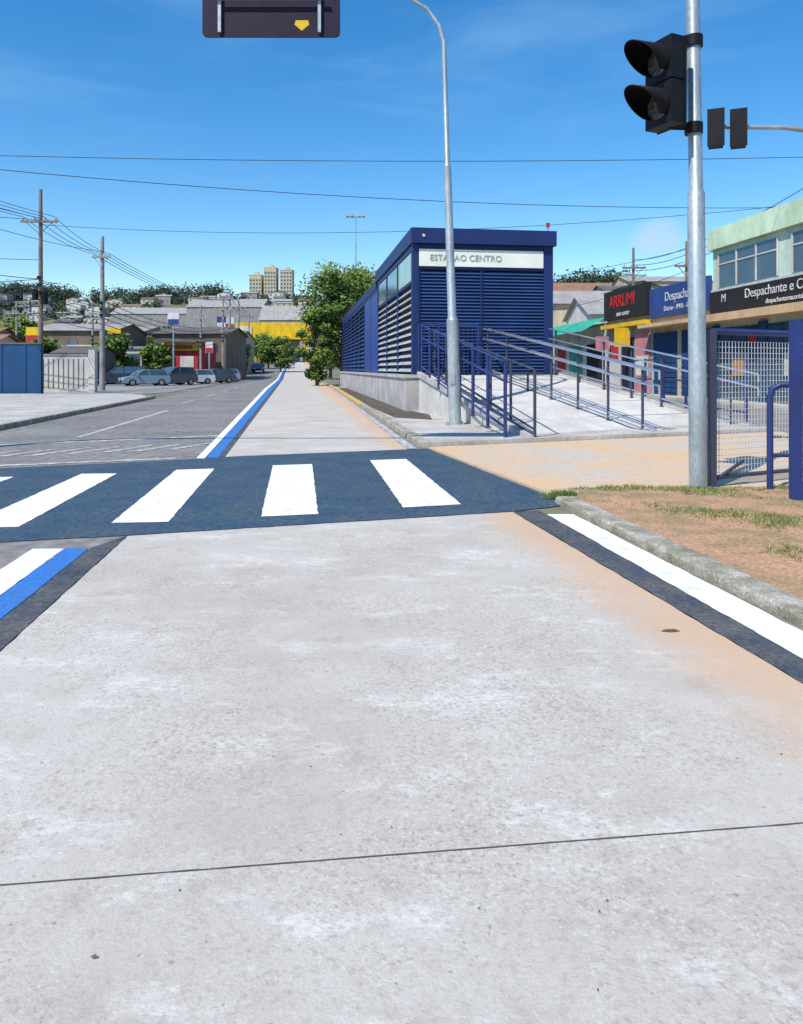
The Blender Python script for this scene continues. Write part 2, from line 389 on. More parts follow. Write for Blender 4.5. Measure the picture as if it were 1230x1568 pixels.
for u in (.2,2.45): S.append((B(u,u+.06,-.05,-.035,1.41,5.1),M_navy))
v=.25; k=0
while v<LEN-1:
    w=3.55; v1=min(v+w,LEN-.2); top=5.98 if v1<13 else 5.68
    S.append((B(-.03,.12,v1,v1+.14,1.41,top),M_navy))
    if 10<v<17: S.append((B(-.015,.08,v,v1,1.42,top-.02),M_bluep))
    else:
        if k<3:
            S.append((B(0.0,.08,v+.02,v1-.02,4.75,5.75),M_glassg if k==0 else M_glass)); zt=4.62
            S.append((B(-.02,.11,v,v1,4.64,4.74),M_navy))
        else: zt=top-.35
        z=1.5
        while z<zt-.12:
            g=[TS(*p) for p in ((-.03,v,z),(-.03,v1,z),(.07,v1,z+.13),(.07,v,z+.13),(.09,v,z+.02),(.09,v1,z+.02))]
            S.append(((g,[(1,0,3,2),(0,1,5,4)],False),M_slatL if k<4 else M_slat)); z+=.26
    S.append((B(-.02,.11,v,v1,top-.2,top-.01),M_navy))
    v=v1+.14; k+=1
S+=[(B(WID-.09,WID,.25,LEN-.1,1.41,5.69),M_navy),(B(.1,WID-.1,LEN-.09,LEN,1.41,5.69),M_navy)]
S+=[(cyl(TS(WID-.2,-.1,6.55),TS(WID-.2,-.1,6.85),.03),M_galv),(cyl(TS(WID-.2,-.1,6.72),TS(WID-.2,-.1,6.86),.07),M_red),(cyl(TS(.36,-.3,6.26),TS(.36,-.25,6.28),.05),M_signw)]
st=build('bus_station',S)
text('ESTACAO CENTRO',.30,T_navy,TS(1.9,-.115,5.53),(math.radians(90),0,math.radians(8)),st)

def ramp():
    BL=Vector((2.8,16,.031));BR=Vector((8.9,19.7,.031));TL=Vector((.6,25.4,1.38));TR=Vector((5.6,26.05,1.38))
    n=10;V=[];F=[]
    for i in range(n+1):
        t=i/n; a=BL.lerp(TL,t); b=BR.lerp(TR,t)
        V+=[tuple(a),tuple(b),(a.x,a.y,-.02),(b.x,b.y,-.02)]
        if i:
            k=4*i; F+=[(k-4,k-3,k+1,k),(k-2,k-4,k,k+2),(k-3,k-1,k+3,k+1)]
    parts=[((V,F,False),M_rampc)]
    for A,C in ((BL,TL),(BR,TR)):
        d=(C-A).normalized(); nrm=Vector((-d.y,d.x,0)).normalized()*.07
        v=[];
        for p in (A,C):
            for sg in (-1,1):
                for zz in (-.03,.13): q=p+nrm*sg; v.append((q.x,q.y,q.z+zz))
        parts.append(((v,[(0,1,5,4),(2,6,7,3),(1,3,7,5),(0,2,3,1),(4,5,7,6)],False),M_conc))
    for t in (.22,.45,.68,.9):
        a=BL.lerp(TL,t); b=BR.lerp(TR,t); a2=BL.lerp(TL,t+.004); b2=BR.lerp(TR,t+.004); up=Vector((0,0,.005))
        parts.append((([tuple(a+up),tuple(b+up),tuple(b2+up),tuple(a2+up)],[(0,1,2,3)],False),M_post))
    build('access_ramp',parts)
    return BL,BR,TL,TR
BL,BR,TL,TR=ramp()
def railing(name,A,C,n,hgt,mp,mr,rails,r=.035,rr=.028,ext=.0,inf=0):
    A=Vector(A);C=Vector(C);parts=[]
    for i in range(n+1):
        p=A.lerp(C,i/n); parts.append((cyl(p,p+Vector((0,0,hgt)),r,n=8),mp)); parts.append((cyl(p+Vector((0,0,.0)),p+Vector((0,0,.02)),r*2.2,n=10),mp))
    d=(C-A).normalized()
    for k,(zz,off) in enumerate(rails):
        nrm=Vector((-d.y,d.x,0)).normalized()*off
        a=A+Vector((0,0,zz))+nrm-d*ext; c=C+Vector((0,0,zz))+nrm+d*ext*.3
        parts.append((sweep([a,c],rr,8),mr))
        if off and ext: parts.append((sweep([a,a+Vector((0,0,-.2))],rr,8),mr))
        if off:
            for i in range(n+1):
                p=A.lerp(C,i/n)+Vector((0,0,zz)); parts.append((cyl(p,p+nrm,.012,n=6),mp))
    if inf:
        for i in range(inf):
            p=A.lerp(C,(i+.5)/inf); parts.append((cyl(p+Vector((0,0,.15)),p+Vector((0,0,hgt)),.012,n=6),mp))
    return build(name,parts)
mBt=Vector((5.85,17.9,.03)); mTt=Vector((3.0,25.65,1.38))
off=Vector((.1,.05,0))
railing('ramp_railing',BL+Vector((-.55,.0,.0)),TL+Vector((.1,0,0)),7,1.72,M_bpost,M_bpost,[(1.72,0),(1.3,0),(.3,0)],r=.04)
railing('ramp_railing',BL+off,TL+Vector((.55,0,0)),6,1.55,M_post,M_post,[(1.55,0),(.25,0),(.12,0)])
railing('ramp_railing',mBt,mTt,6,1.6,M_post,M_chrome,[(1.6,.09),(1.6,-.09),(1.25,.09),(1.25,-.09),(.22,0),(.12,0)],ext=.5)
railing('ramp_railing',BR-Vector((.1,0,0)),TR-Vector((.15,0,0)),6,1.6,M_post,M_chrome,[(1.6,.09),(1.25,.09),(.25,0)],ext=.9)
railing('ramp_railing',TL+Vector((.0,.2,0)),TL+Vector((2.1,.4,0)),3,1.75,M_bpost,M_bpost,[(1.75,0),(.9,0)],inf=14)
railing('pavement_railing',(9.3,19.9,.03),(9.9,32,.0),5,2.0,M_bpost,M_bpost,[(1.95,0),(1.2,0),(.4,0)],r=.05)

# ------------------------------------------------------------ street lamp
def street_lamp(x,y,lean):
    parts=[]
    parts+=[(box(x-.26,x+.26,y-.26,y+.26,.1,.135),M_galv),(sweep([(x,y,.12),(x+lean*.25,y,2.9)],[.165,.155],20),M_galv),
      (sweep([(x+lean*.25,y,2.9),(x+lean*.27,y,3.0),(x+lean*.7,y,7.0)],[.155,.115,.10],20),M_galv),
      (sweep([(x+lean*.7,y,7.0),(x+lean*.7,y,7.06),(x+lean,y,10.3),(x+lean-.12,y,10.75),(x+lean-.45,y,11.2),(x+lean-.95,y,11.5),(x+lean-1.7,y,11.7)],[.10,.075,.06,.055,.05,.045,.04],16),M_galv)]
    for sx in (-1,1):
        for sy in (-1,1): parts.append((cyl((x+sx*.2,y+sy*.2,.13),(x+sx*.2,y+sy*.2,.2),.02,n=6),M_galv))
    hx=x+lean-1.7
    hd=[(hx+.1,y,11.70),(hx-.15,y,11.74),(hx-.5,y,11.78),(hx-.8,y,11.74)]
    parts.append((sweep(hd,[.06,.13,.15,.05],12),M_galv)); parts.append((box(hx-.65,hx-.15,y-.1,y+.1,11.60,11.64),M_head))
    parts.append((box(x-.14+lean*.05,x-.02,y-.19,y-.15,1.2,1.5),M_galv))
    build('street_lamp',parts)
street_lamp(1.43,19.65,-.3)

# ------------------------------------------------------------ traffic signal
SGN=[]
px,py=3.89,9.67
SGN.append((sweep([(px,py,.02),(px-.03,py,3.9),(px-.03,py,3.95),(px-.09,py,7.4)],[.115,.11,.088,.085],24),M_galv))
SGN.append((cyl((px,py,.02),(px,py,.055),.19,n=20),M_galv))
def headlocal(ang,cx,cy,z0):
    c,s=math.cos(ang),math.sin(ang)
    return lambda x,y,z:(cx+x*c-y*s,cy+x*s+y*c,z0+z)
def signal_head(T,n_l,hh,w,vis):
    parts=[]
    H=n_l*hh
    for i in range(n_l):
        parts.append((box(-.12,.10,-w/2,w/2,i*hh+.01,(i+1)*hh-.01,T),M_black))
        zc=(i+.5)*hh; r=min(w,hh)*.40
        v=[T(.103,r*math.cos(t*math.pi/12),zc+r*math.sin(t*math.pi/12)) for t in range(24)]
        parts.append(((v,[tuple(range(24))],False),M_lens))
        V=[];F=[]; nn=26
        for rr in (r*1.08,r*1.14):
            for k in range(nn+1):
                a=math.radians(-50+k*280/nn); up=(math.sin(a)+.77)/1.77; L=.10+vis*(.25+.75*up)
                V+=[T(.10,rr*math.cos(a),zc+rr*math.sin(a)),T(L,rr*math.cos(a),zc+rr*math.sin(a)*(1 if L<.2 else 1-.18*up))]
        for q in (0,1):
            for k in range(nn):
                a=q*2*(nn+1)+2*k; F.append((a,a+1,a+3,a+2))
        for k in range(nn):
            a=2*k+1;b=2*(nn+1)+2*k+1; F.append((a,a+2,b+2,b))
        parts.append(((V,F,True),M_black))
    parts.append((box(-.135,-.121,-w/2-.02,w/2+.02,.0,H,T),M_black))
    return parts
T=headlocal(math.atan2(-.42,-.9),3.40,9.55,4.72)
SGN+=signal_head(T,2,.565,.46,.50)
for zz in (5.88,4.74):
    SGN.append((sweep([(3.42,9.55,zz-.1 if zz>5 else zz+.04),(3.5,9.58,zz),(3.74,9.66,zz+.02),(3.83,9.67,zz+.02)],.035,10),M_black))
    SGN.append((cyl((px-.06,py,zz-.06),(px-.06,py,zz+.08),.115,n=20),M_black))
build('traffic_signal',SGN,bevel=0)
Q=[(sweep([(8.9,13.6,.0),(8.9,13.6,5.0),(8.85,13.6,5.5),(8.5,13.6,5.85),(7.9,13.55,5.93),(7.0,13.5,6.02),(5.9,13.5,6.03),(5.6,13.5,6.02)],[.11,.09,.08,.06,.05,.045,.04,.035],14),M_galv)]
for cx in (5.73,6.14):
    T=headlocal(math.radians(68),cx,13.45,5.63); Q+=signal_head(T,2,.34,.25,.10)
build('traffic_signal',Q)

# overhead sign (seen from behind)
Q=[]
def rrect(x0,x1,z0,z1,r,y0,y1):
    pts=[]
    for (cx,cz,a0) in ((x1-r,z1-r,0),(x0+r,z1-r,90),(x0+r,z0+r,180),(x1-r,z0+r,270)):
        for k in range(5): a=math.radians(a0+k*22.5); pts.append((cx+r*math.cos(a),cz+r*math.sin(a)))
    n=len(pts); V=[(x,y0,z) for x,z in pts]+[(x,y1,z) for x,z in pts]
    return V,[tuple(range(n))[::1],tuple(range(2*n-1,n-1,-1))]+[(i,i+n,(i+1)%n+n,(i+1)%n) for i in range(n)],False
Q.append((rrect(-3.24,-1.0,7.0,8.5,.08,12.0,12.03),M_signback))
for x in (-2.95,-1.33): Q.append((box(x-.025,x+.025,11.94,11.997,7.06,8.3),M_galv))
Q.append((box(-3.05,-1.2,11.90,11.938,7.565,7.595),M_galv))
Q.append(((([(-1.72,11.995,7.27),(-1.52,11.995,7.27),(-1.5,11.995,7.20),(-1.62,11.995,7.1),(-1.74,11.995,7.2)]),[(4,3,2,1,0)],False),M_sticker))
Q.append((sweep([(-1.0,12.1,8.1),(-8.5,12.1,8.0),(-10.0,12.1,7.8),(-10.7,12.1,7.2),(-10.8,12.1,6.0),(-10.8,12.1,.1)],[.06,.08,.1,.12,.13,.15],14),M_galv))
build('overhead_road_sign',Q)

# ------------------------------------------------------------ fence at the right
Q=[]
a=Vector((4.12,9.78,.05)); c=Vector((7.1,11.3,.05))
def seg(p,q,w,m):
    Q.append((sweep([p,q],w,4),m))
up=lambda p,z:Vector((p.x,p.y,z))
Q.append((box(4.07,4.16,9.73,9.82,.03,2.13),M_post)); Q.append((box(7.05,7.15,11.25,11.35,.03,2.13),M_bpost))
seg(up(a,2.10),up(c,2.10),.045,M_bpost); seg(up(a,.16),up(c,.16),.03,M_post); seg(up(a,.1),up(a.lerp(c,.18),.35),.03,M_post)
for i in range(1,52): p=a.lerp(c,i/52); seg(up(p,.17),up(p,1.98),.0045,M_mesh)
for i in range(24): z=.22+i*.076; seg(up(a,z),up(c,z),.0035,M_mesh)
build('wire_mesh_fence',Q)
Q=[(box(4.55,4.66,8.56,8.67,.05,2.17),M_bpost),(box(7.0,7.13,8.0,8.13,.05,2.17),M_bpost),(sweep([(4.66,8.62,2.1),(7.0,8.08,2.1)],.04,4),M_bpost),(sweep([(4.66,8.62,.25),(7.0,8.08,.25)],.03,4),M_bpost)]
for i in range(1,26):
    x=4.66+i*2.34/26;y=8.62-i*.54/26; Q.append((cyl((x,y,.25),(x,y,2.1),.005,n=4),M_mesh))
for i in range(15): Q.append((cyl((4.66,8.62,.35+i*.12),(7.0,8.08,.35+i*.12),.004,n=4),M_mesh))
build('wire_mesh_fence',Q)
build('tubular_barrier',[(sweep([(4.72,9.45,.05),(4.72,9.45,1.25),(4.75,9.44,1.35),(4.84,9.41,1.4),(5.9,9.2,1.4),(5.99,9.18,1.36),(6.02,9.17,1.25),(6.02,9.17,.05)],.04,10),M_bpost),
   (sweep([(4.72,9.45,.5),(6.02,9.17,.5)],.025,8),M_bpost)])

# ------------------------------------------------------------ shops on the right
def F_(s,t,z): return (16.7-.0995*s-t*.995,26+.995*s-.0995*t,z)
fb=lambda a,b,c,d,e,f:box(a,b,c,d,e,f,F_)
trot=(math.radians(90),0,math.atan2(-1,.1))
def ftext(b,s,t,z,size,m,par): return text(b,size,m,F_(s,t,z),trot,par)
Q=[(fb(-14,11,-11,0,.1,7.5),W_green),(fb(-14.2,11.15,-11.1,.25,7.5,8.5),W_mint),(fb(-14,11,.0,.12,5.42,5.52),W_white)]
for s0,s1 in ((-9,-5.5),(-4.5,-.5),(.5,4.6),(5.6,10.4)):
    Q.append((fb(s0,s1,.0,.03,5.6,7.25),M_glass))
    for k in range(4): s=s0+(s1-s0)*k/3; Q.append((fb(s-.04,s+.04,.03,.08,5.6,7.25),W_white))
    Q.append((fb(s0,s1,.03,.07,6.7,6.76),W_white))
Q+=[(fb(-14,10.9,.0,.22,4.3,5.4),S_black),(fb(-14,11,0,1.1,3.85,4.2),W_peach)]
for s0 in range(-13,10,4):
    Q+=[(fb(s0,s0+3.3,.0,.05,.15,3.6),M_glass),(fb(s0+3.35,s0+3.9,.0,.15,.13,3.74),W_blue),(fb(s0+.9,s0+1.0,.05,.1,.15,3.6),W_blue),(fb(s0+2.2,s0+2.3,.05,.1,.15,3.6),W_blue),(fb(s0,s0+3.3,.05,.1,2.6,2.7),W_blue)]
    Q+=[(fb(s0+1.1,s0+2.1,.06,.09,1.3,2.3),R.choice((W_white,W_yel,W_orange))),(fb(s0+.1,s0+.8,.06,.09,2.8,3.4),R.choice((W_white,W_red,S_blue)))]
o1=build('shop_building',Q)
ftext('Despachante e Contabil M.A',4.3,.24,5.03,.60,T_white,o1); ftext('despachantemacontabil.com.br',4.3,.24,4.55,.30,T_white,o1)
ftext('M',9.6,.24,5.0,.55,T_white,o1)
Q=[(fb(11.02,18,-10,0,.1,5.9),W_cream),(fb(11.1,17.9,.0,.2,4.6,6.3),S_blue),(fb(11.02,18,0,.9,4.0,4.2),W_peach)]
for s0 in (11.3,14.8):
    Q.append((fb(s0,s0+2.9,0,.06,.15,3.7),W_blue))
    for k in range(12): Q.append((fb(s0,s0+2.9,.06,.09,.3+k*.28,.36+k*.28),W_blue))
o2=build('shop_building',Q); ftext('Despachante',14.0,.22,5.65,.72,T_white,o2); ftext('Detran - IPVA - CNH',14.2,.22,5.0,.4,T_white,o2)
Q=[(fb(18.02,25,-10,0,.1,6.0),W_grey),(fb(18.1,24.9,.0,.3,4.9,6.8),S_black),(fb(18.3,20.3,0,.06,.15,3.8),W_pink),(fb(20.6,22.4,0,.06,.15,3.6),M_dark),(fb(22.8,24.6,0,.06,.15,3.4),W_white),(fb(18.02,25,0,.5,4.3,4.55),W_yel),(fb(18.4,20.1,.07,.09,1.2,2.4),W_white),(fb(22.9,24.4,.07,.09,2.2,3.2),W_red),(fb(20.5,20.56,.3,1.3,3.0,4.2),W_yel),(fb(24.0,24.06,.3,1.2,2.9,3.8),W_pink)]
o3=build('shop_building',Q); ftext('ARRUMI',21.8,.32,6.0,1.15,T_red,o3); ftext('auto center',21.6,.32,5.2,.45,T_white,o3)
Q=[(fb(25.02,37,-9,0,.1,4.6),W_white),(fb(24.9,37.1,-9.1,.1,4.6,4.8),W_roofg)]
g=[F_(*p) for p in ((25.1,.02,5.2),(36.9,.02,5.2),(36.9,1.8,4.2),(25.1,1.8,4.2))]
Q+=[((g,[(0,1,2,3)],False),W_teal),(fb(26,29,0,.05,.15,3.4),M_dark),(fb(30,33,0,.05,.15,3.4),W_teal),(fb(34,36,0,.05,.15,3.4),W_red)]
build('shop_building',Q)
def gable(x0,x1,y0,y1,z0,zw,zr,wm,rm,along='x',wins=True,door=False):
    q=[(box(x0,x1,y0,y1,z0-4,zw),wm)]
    ov=.4
    if along=='x':
        ym=(y0+y1)/2; v=[(x0-ov,y0-ov,zw-.02),(x1+ov,y0-ov,zw-.02),(x1+ov,ym,zr),(x0-ov,ym,zr),(x0-ov,y1+ov,zw-.02),(x1+ov,y1+ov,zw-.02)]
        q.append(((v,[(0,1,2,3),(3,2,5,4)],False),rm)); q.append((([(x0,y0,zw),(x0,y1,zw),(x0,ym,zr-.1),(x1,y0,zw),(x1,y1,zw),(x1,ym,zr-.1)],[(0,2,1),(3,4,5)],False),wm))
    else:
        xm=(x0+x1)/2; v=[(x0-ov,y0-ov,zw-.02),(x0-ov,y1+ov,zw-.02),(xm,y1+ov,zr),(xm,y0-ov,zr),(x1+ov,y0-ov,zw-.02),(x1+ov,y1+ov,zw-.02)]
        q.append(((v,[(0,3,2,1),(3,4,5,2)],False),rm)); q.append((([(x0,y0-.01,zw),(x1,y0-.01,zw),(xm,y0-.01,zr-.1)],[(0,1,2)],False),wm))
    if wins:
        n=max(1,int((x1-x0)/3.2)); st=max(1,int((zw-z0)/3))
        for j in range(st):
            for i in range(n):
                xx=x0+(i+.5)*(x1-x0)/n; zz=z0+j*3+1.0
                if door and j==0 and i%2==0: q.append((box(xx-1.1,xx+1.1,y0-.05,y0-.02,z0,z0+2.6),R.choice((M_dark,W_grey,W_brown))))
                else: q.append((box(xx-.6,xx+.6,y0-.05,y0-.02,zz,zz+1.2),M_glass))
    return q
for (x0,x1,y0,y1,z0,zw,zr,wm,rm,al) in (
    (17,27,66,76,0,6.5,8.5,W_white,W_roofg,'x'),(14,24,78,90,0,8.5,10.5,W_cream,W_roofg,'x'),(22,40,95,110,0,10,13,W_grey,W_roofg,'y'),
    (20,32,115,128,.2,12,14.5,W_white,W_terra,'x'),(34,50,120,135,.3,14,16,W_grey,W_roofd,'x'),(30,44,150,165,1,17,20,W_cream,W_terra,'x'),(48,66,155,170,1,20,22,W_cream,W_roofg,'x'),(52,72,210,225,3,25,27,W_white,W_roofg,'x')):
    build('house',gable(x0,x1,y0,y1,z0,zw,zr,wm,rm,al))

# ------------------------------------------------------------ left: walls and buildings
Q=[(box(-60,-21.8,44.6,44.8,.1,3.1),W_blue)]
for i in range(26): x=-59+i*1.45; Q.append((box(x,x+.06,44.56,44.598,.1,3.1),W_blue))
Q.append((box(-60,-21.75,44.55,44.85,3.1,3.2),W_roofd)); build('blue_boundary_wall',Q)
Q=[(box(-24.6,-20.9,50,50.25,.02,2.5),W_white),(box(-24.7,-20.8,49.95,50.3,2.5,2.62),W_grey),(box(-21.2,-20.75,49.9,50.35,.02,2.9),W_white)]
for i in range(9): Q.append((box(-24.3+i*.34,-24.26+i*.34,49.95,49.99,.3,2.3),W_grey))
build('white_boundary_wall',Q)
build('shop_building',gable(-46,-36,92,104,0,6.4,7.6,W_brown,W_roofg,'x',door=True)+[(box(-45,-38,91.8,91.95,3.4,4.6),W_white)])
build('shop_building',[(box(-37.5,-31,88,98,0,4.0),W_white),(box(-37.7,-30.8,87.8,98.2,4.0,4.3),W_roofg),(box(-36.8,-34.8,87.93,87.97,.05,2.8),M_dark),(box(-34,-31.6,87.93,87.97,.05,2.8),W_grey)])
build('shop_building',[(box(-30.2,-25.4,92,101,0,4.9),W_red),(box(-30.3,-25.3,91.8,91.97,3.9,4.9),W_yel),(box(-29.7,-28.2,91.93,91.97,.05,3.2),M_dark),(box(-27.6,-25.9,91.93,91.97,.05,3.2),W_white),(box(-30.3,-25.3,91.0,101.1,4.9,5.1),W_roofd),(box(-29.5,-26,91.74,91.79,4.1,4.6),W_red)])
build('shop_building',gable(-35,-24.8,104,118,0,6.6,7.8,W_brown,W_roofd,'x',door=True))
build('warehouse',gable(-66,-44,120,145,.3,7.2,9.2,W_grey,W_roofg,'x'))
build('warehouse',gable(-42,-30,135,150,.8,7.5,9.0,W_cream,W_roofg,'x'))
build('house',gable(-62,-50,88,98,0,5.2,6.8,W_grey,W_terra,'x',door=True))
build('house',gable(-40,-34,60,67,0,3.4,4.6,W_cream,W_terra,'x',door=True))
build('house',gable(-34.8,-31,74,80,0,3.2,4.0,W_brown,W_roofd,'x',door=True))
rb=random.Random(5); used=[]
for i in range(400):
    y=rb.uniform(100,290); x=rb.uniform(-.62,-.26)*y; w=rb.uniform(6,12)
    if x+w/2>aL(y)-4 or any(abs(x-a)<12 and abs(y-b)<11 for a,b in used) or (-54<x<-22 and y<160) or (-58<x<-20 and 205<y<245) or (-75<x<-36 and 112<y<152): continue
    used.append((x,y)); z=h(y); zw=z+rb.choice((3.4,4,6.2))
    q=gable(x-w/2,x+w/2,y-4,y+4,z,zw,zw+rb.uniform(.8,1.8),rb.choice((W_white,W_cream,W_grey,W_brown,W_peach)),rb.choice((W_terra,W_roofg,W_roofd,W_roofg)),rb.choice('xy'),door=True)
    if rb.random()<.25: q.append((cyl((x,y+1,zw),(x,y+1,zw+2.0),.6,n=12),S_blue))
    if rb.random()<.5: q.append((box(x-w*.4,x+w*.4,y-4.2,y-4.06,zw-1.0,zw-.2),rb.choice((W_yel,S_blue,W_red,W_white))))
    build('house',q)
zb=h(230)
Q=[(box(-50,-27,222,240,10.6,15.6),W_yel),(box(-50,-44,224,239,zb,10.6),W_yel),(box(-41,-33,228,239,zb,10.5),W_grey),(box(-49,-45,221.7,221.98,11.6,14.4),W_white)]
for x in (-43,-36,-29): Q.append((box(x-.4,x+.4,223,223.8,zb,10.6),W_yel))
build('petrol_station',Q)
def pole_sign(x,y,z0,z1,w,m1,m2):
    build('pole_sign',[(box(x-w/2,x+w/2,y,y+.2,z0,z1),m1),(box(x-w/2+.05,x+w/2-.05,y-.05,y-.01,z0+.08,z0+(z1-z0)*.46),m2),(cyl((x,y+.1,h(y)),(x,y+.1,z0),.1),M_galv)])
pole_sign(-26.3,85,6.7,8.1,1.3,T_white,S_blue); pole_sign(-25.4,104,7.4,9.0,1.3,S_blue,T_white); pole_sign(-44,88,4.8,6.6,1.6,W_yel,W_red); pole_sign(-30,128,8.5,10.6,1.8,T_white,W_red)
pole_sign(-33.5,86,5.2,6.4,1.5,W_yel,S_black); pole_sign(-24.0,92,3.6,5.0,.9,T_white,W_red)
build('warehouse',gable(-102,-66,350,375,20,31,36,W_grey,W_roofg,'x',wins=False))
build('warehouse',gable(-62,-38,322,340,10,23,30,W_grey,W_roofg,'x',wins=False))
build('warehouse',gable(-150,-108,380,400,18,30,34,W_grey,W_roofg,'x',wins=False))
for x0,zt in ((-124,78),(-112,84),(-99,82)):
    q=[(box(x0,x0+10,600,612,50,zt),W_cream),(box(x0-.2,x0+10.2,599.8,612.2,zt,zt+.7),W_white)]
    for j in range(int((zt-58)/3)):
        for i in range(4): q.append((box(x0+.8+i*2.4,x0+2.2+i*2.4,599.9,599.97,58+j*3,59.6+j*3),M_glass))
    q.append((box(x0+4,x0+7,603,607,zt+.7,zt+3),W_cream)); build('apartment_building',q)
wl=[W_white,W_cream,W_white,W_grey,W_white]; rl=[W_roofg,W_terra,W_roofd,W_roofg,W_roofg]
placed=[]
tries=0
while len(placed)<105 and tries<6000:
    tries+=1
    y=R.uniform(308,585); r=R.uniform(-.58,-.06); x=r*y
    if any(abs(x-a)<13 and abs(y-b)<12 for a,b in placed): continue
    if -106<x<-60 and 345<y<380 or -66<x<-34 and 318<y<345 or -155<x<-104 and 376<y<404: continue
    placed.append((x,y)); z=hillz(x,y); w=R.uniform(8,13); hh=R.choice((3.2,5.5,6))
    build('house',gable(x-w/2,x+w/2,y-4,y+5,z,z+hh,z+hh+R.uniform(1,2),R.choice(wl),R.choice(rl),R.choice('xxy')))
for i in range(16):
    x=R.uniform(62,150);y=R.uniform(310,372); z=hillz(x,y); w=R.uniform(8,13)
    if any(abs(x-a)<13 and abs(y-b)<11 for a,b in placed): continue
    placed.append((x,y)); build('house',gable(x-w/2,x+w/2,y-4,y+5,z,z+4,z+5.5,R.choice(wl),R.choice(rl)))

# ------------------------------------------------------------ trees
def leaves(cl,n,ls,rng,mats):
    L=[[[],[]] for _ in mats]
    for (c,r) in cl:
        shade=rng.random()
        for i in range(n):
            p=Vector((rng.gauss(0,.5),rng.gauss(0,.5),rng.gauss(0,.5)))
            if p.length>1.35: p*=.6
            q=c+Vector((p.x*r,p.y*r,p.z*r*.8))
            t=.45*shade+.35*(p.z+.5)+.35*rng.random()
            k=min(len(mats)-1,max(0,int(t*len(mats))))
            u=Vector((rng.gauss(0,1),rng.gauss(0,1),rng.gauss(0,.6))).normalized(); w=u.orthogonal().normalized()
            w=(w+u.cross(w)*rng.uniform(-1,1)).normalized(); s=ls*rng.uniform(.6,1.3)
            V,F=L[k]; b=len(V)
            V+= [tuple(q+u*s),tuple(q+w*s*.5),tuple(q-u*s),tuple(q-w*s*.5)]; F.append((b,b+1,b+2,b+3))
    return [((V,F,False),m) for (V,F),m in zip(L,mats) if V]
def tree(name,x,y,z0,H,cr,seed,nc=26,n=260,ls=.22,low=.35,mats=LV):
    rng=random.Random(seed); parts=[]; cl=[]
    tp=[Vector((x,y,z0-.1))]
    for i in range(1,6): tp.append(Vector((x+rng.uniform(-.2,.2)*i*.4,y+rng.uniform(-.2,.2)*i*.4,z0+H*.75*i/5)))
    r0=H*.022; parts.append((sweep(tp,[r0*1.3,r0,r0*.85,r0*.65,r0*.45,r0*.2],10),M_bark))
    for i in range(nc):
        f=rng.uniform(low,1.0); a=rng.random()*6.28; env=math.sin(math.pi*min(1,(f-low*.7)/(1.05-low*.7)))**.6
        rad=cr*env*math.sqrt(rng.uniform(.05,1.0)); c=Vector((x+rad*math.cos(a),y+rad*math.sin(a),z0+H*f*.95))
        cl.append((c,cr*rng.uniform(.24,.44)))
        if i%2==0:
            st=tp[min(4,max(1,int(f*4)))]; mid=st.lerp(c,.5)+Vector((0,0,rng.uniform(-.1,.3)*cr*.4))
            parts.append((sweep([st,mid,c],[r0*.35,r0*.2,r0*.07],6),M_bark))
    build(name,parts+leaves(cl,n,ls,rng,mats))
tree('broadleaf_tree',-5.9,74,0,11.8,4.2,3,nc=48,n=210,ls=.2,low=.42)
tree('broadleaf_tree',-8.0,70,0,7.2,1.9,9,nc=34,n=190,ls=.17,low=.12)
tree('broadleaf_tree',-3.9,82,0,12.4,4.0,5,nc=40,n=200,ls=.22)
tree('broadleaf_tree',-10.8,112,0,10,3.4,6,nc=30,n=170,ls=.26,low=.2)
for (x,y,H,cr) in ((-40,82,4.6,2.4),(-33,84,5.5,2.4),(-56,108,9,4),(-24.5,150,7,3),(-31,172,8,3.5),(-20.5,190,9,4),(-39,205,8,3.5),(-70,115,9,5),(-47,108,8,3.6),(-62,80,8,4),(-52,100,7.5,3.5),(-28,122,8,3),(-29,88,4.5,1.8),(-36,112,8,3)):
    tree('broadleaf_tree',x,y,h(y),H,cr,int(x*7+y),nc=22,n=130,ls=.3,low=.25)
rng=random.Random(21); cl=[]
for i in range(420):
    y=rng.uniform(310,640); x=rng.uniform(-.62,-.02)*y
    if noise.noise(Vector((x/60,y/60,7)))<-.08: continue
    cl.append((Vector((x,y,hillz(x,y)+2.0)),rng.uniform(2.5,5)))
for a,b in ((-.42,-.24),(-.60,-.44)):
    for i in range(130):
        y=rng.uniform(560,640); x=rng.uniform(a,b)*y; cl.append((Vector((x,y,hillz(x,y)+rng.uniform(1,9))),rng.uniform(5,9)))
for i in range(170):
    x=rng.uniform(55,175); y=rng.uniform(375,400); cl.append((Vector((x,y,hillz(x,y)+rng.uniform(1,6))),rng.uniform(4,8)))
build('distant_trees',leaves(cl,100,1.0,rng,DV))

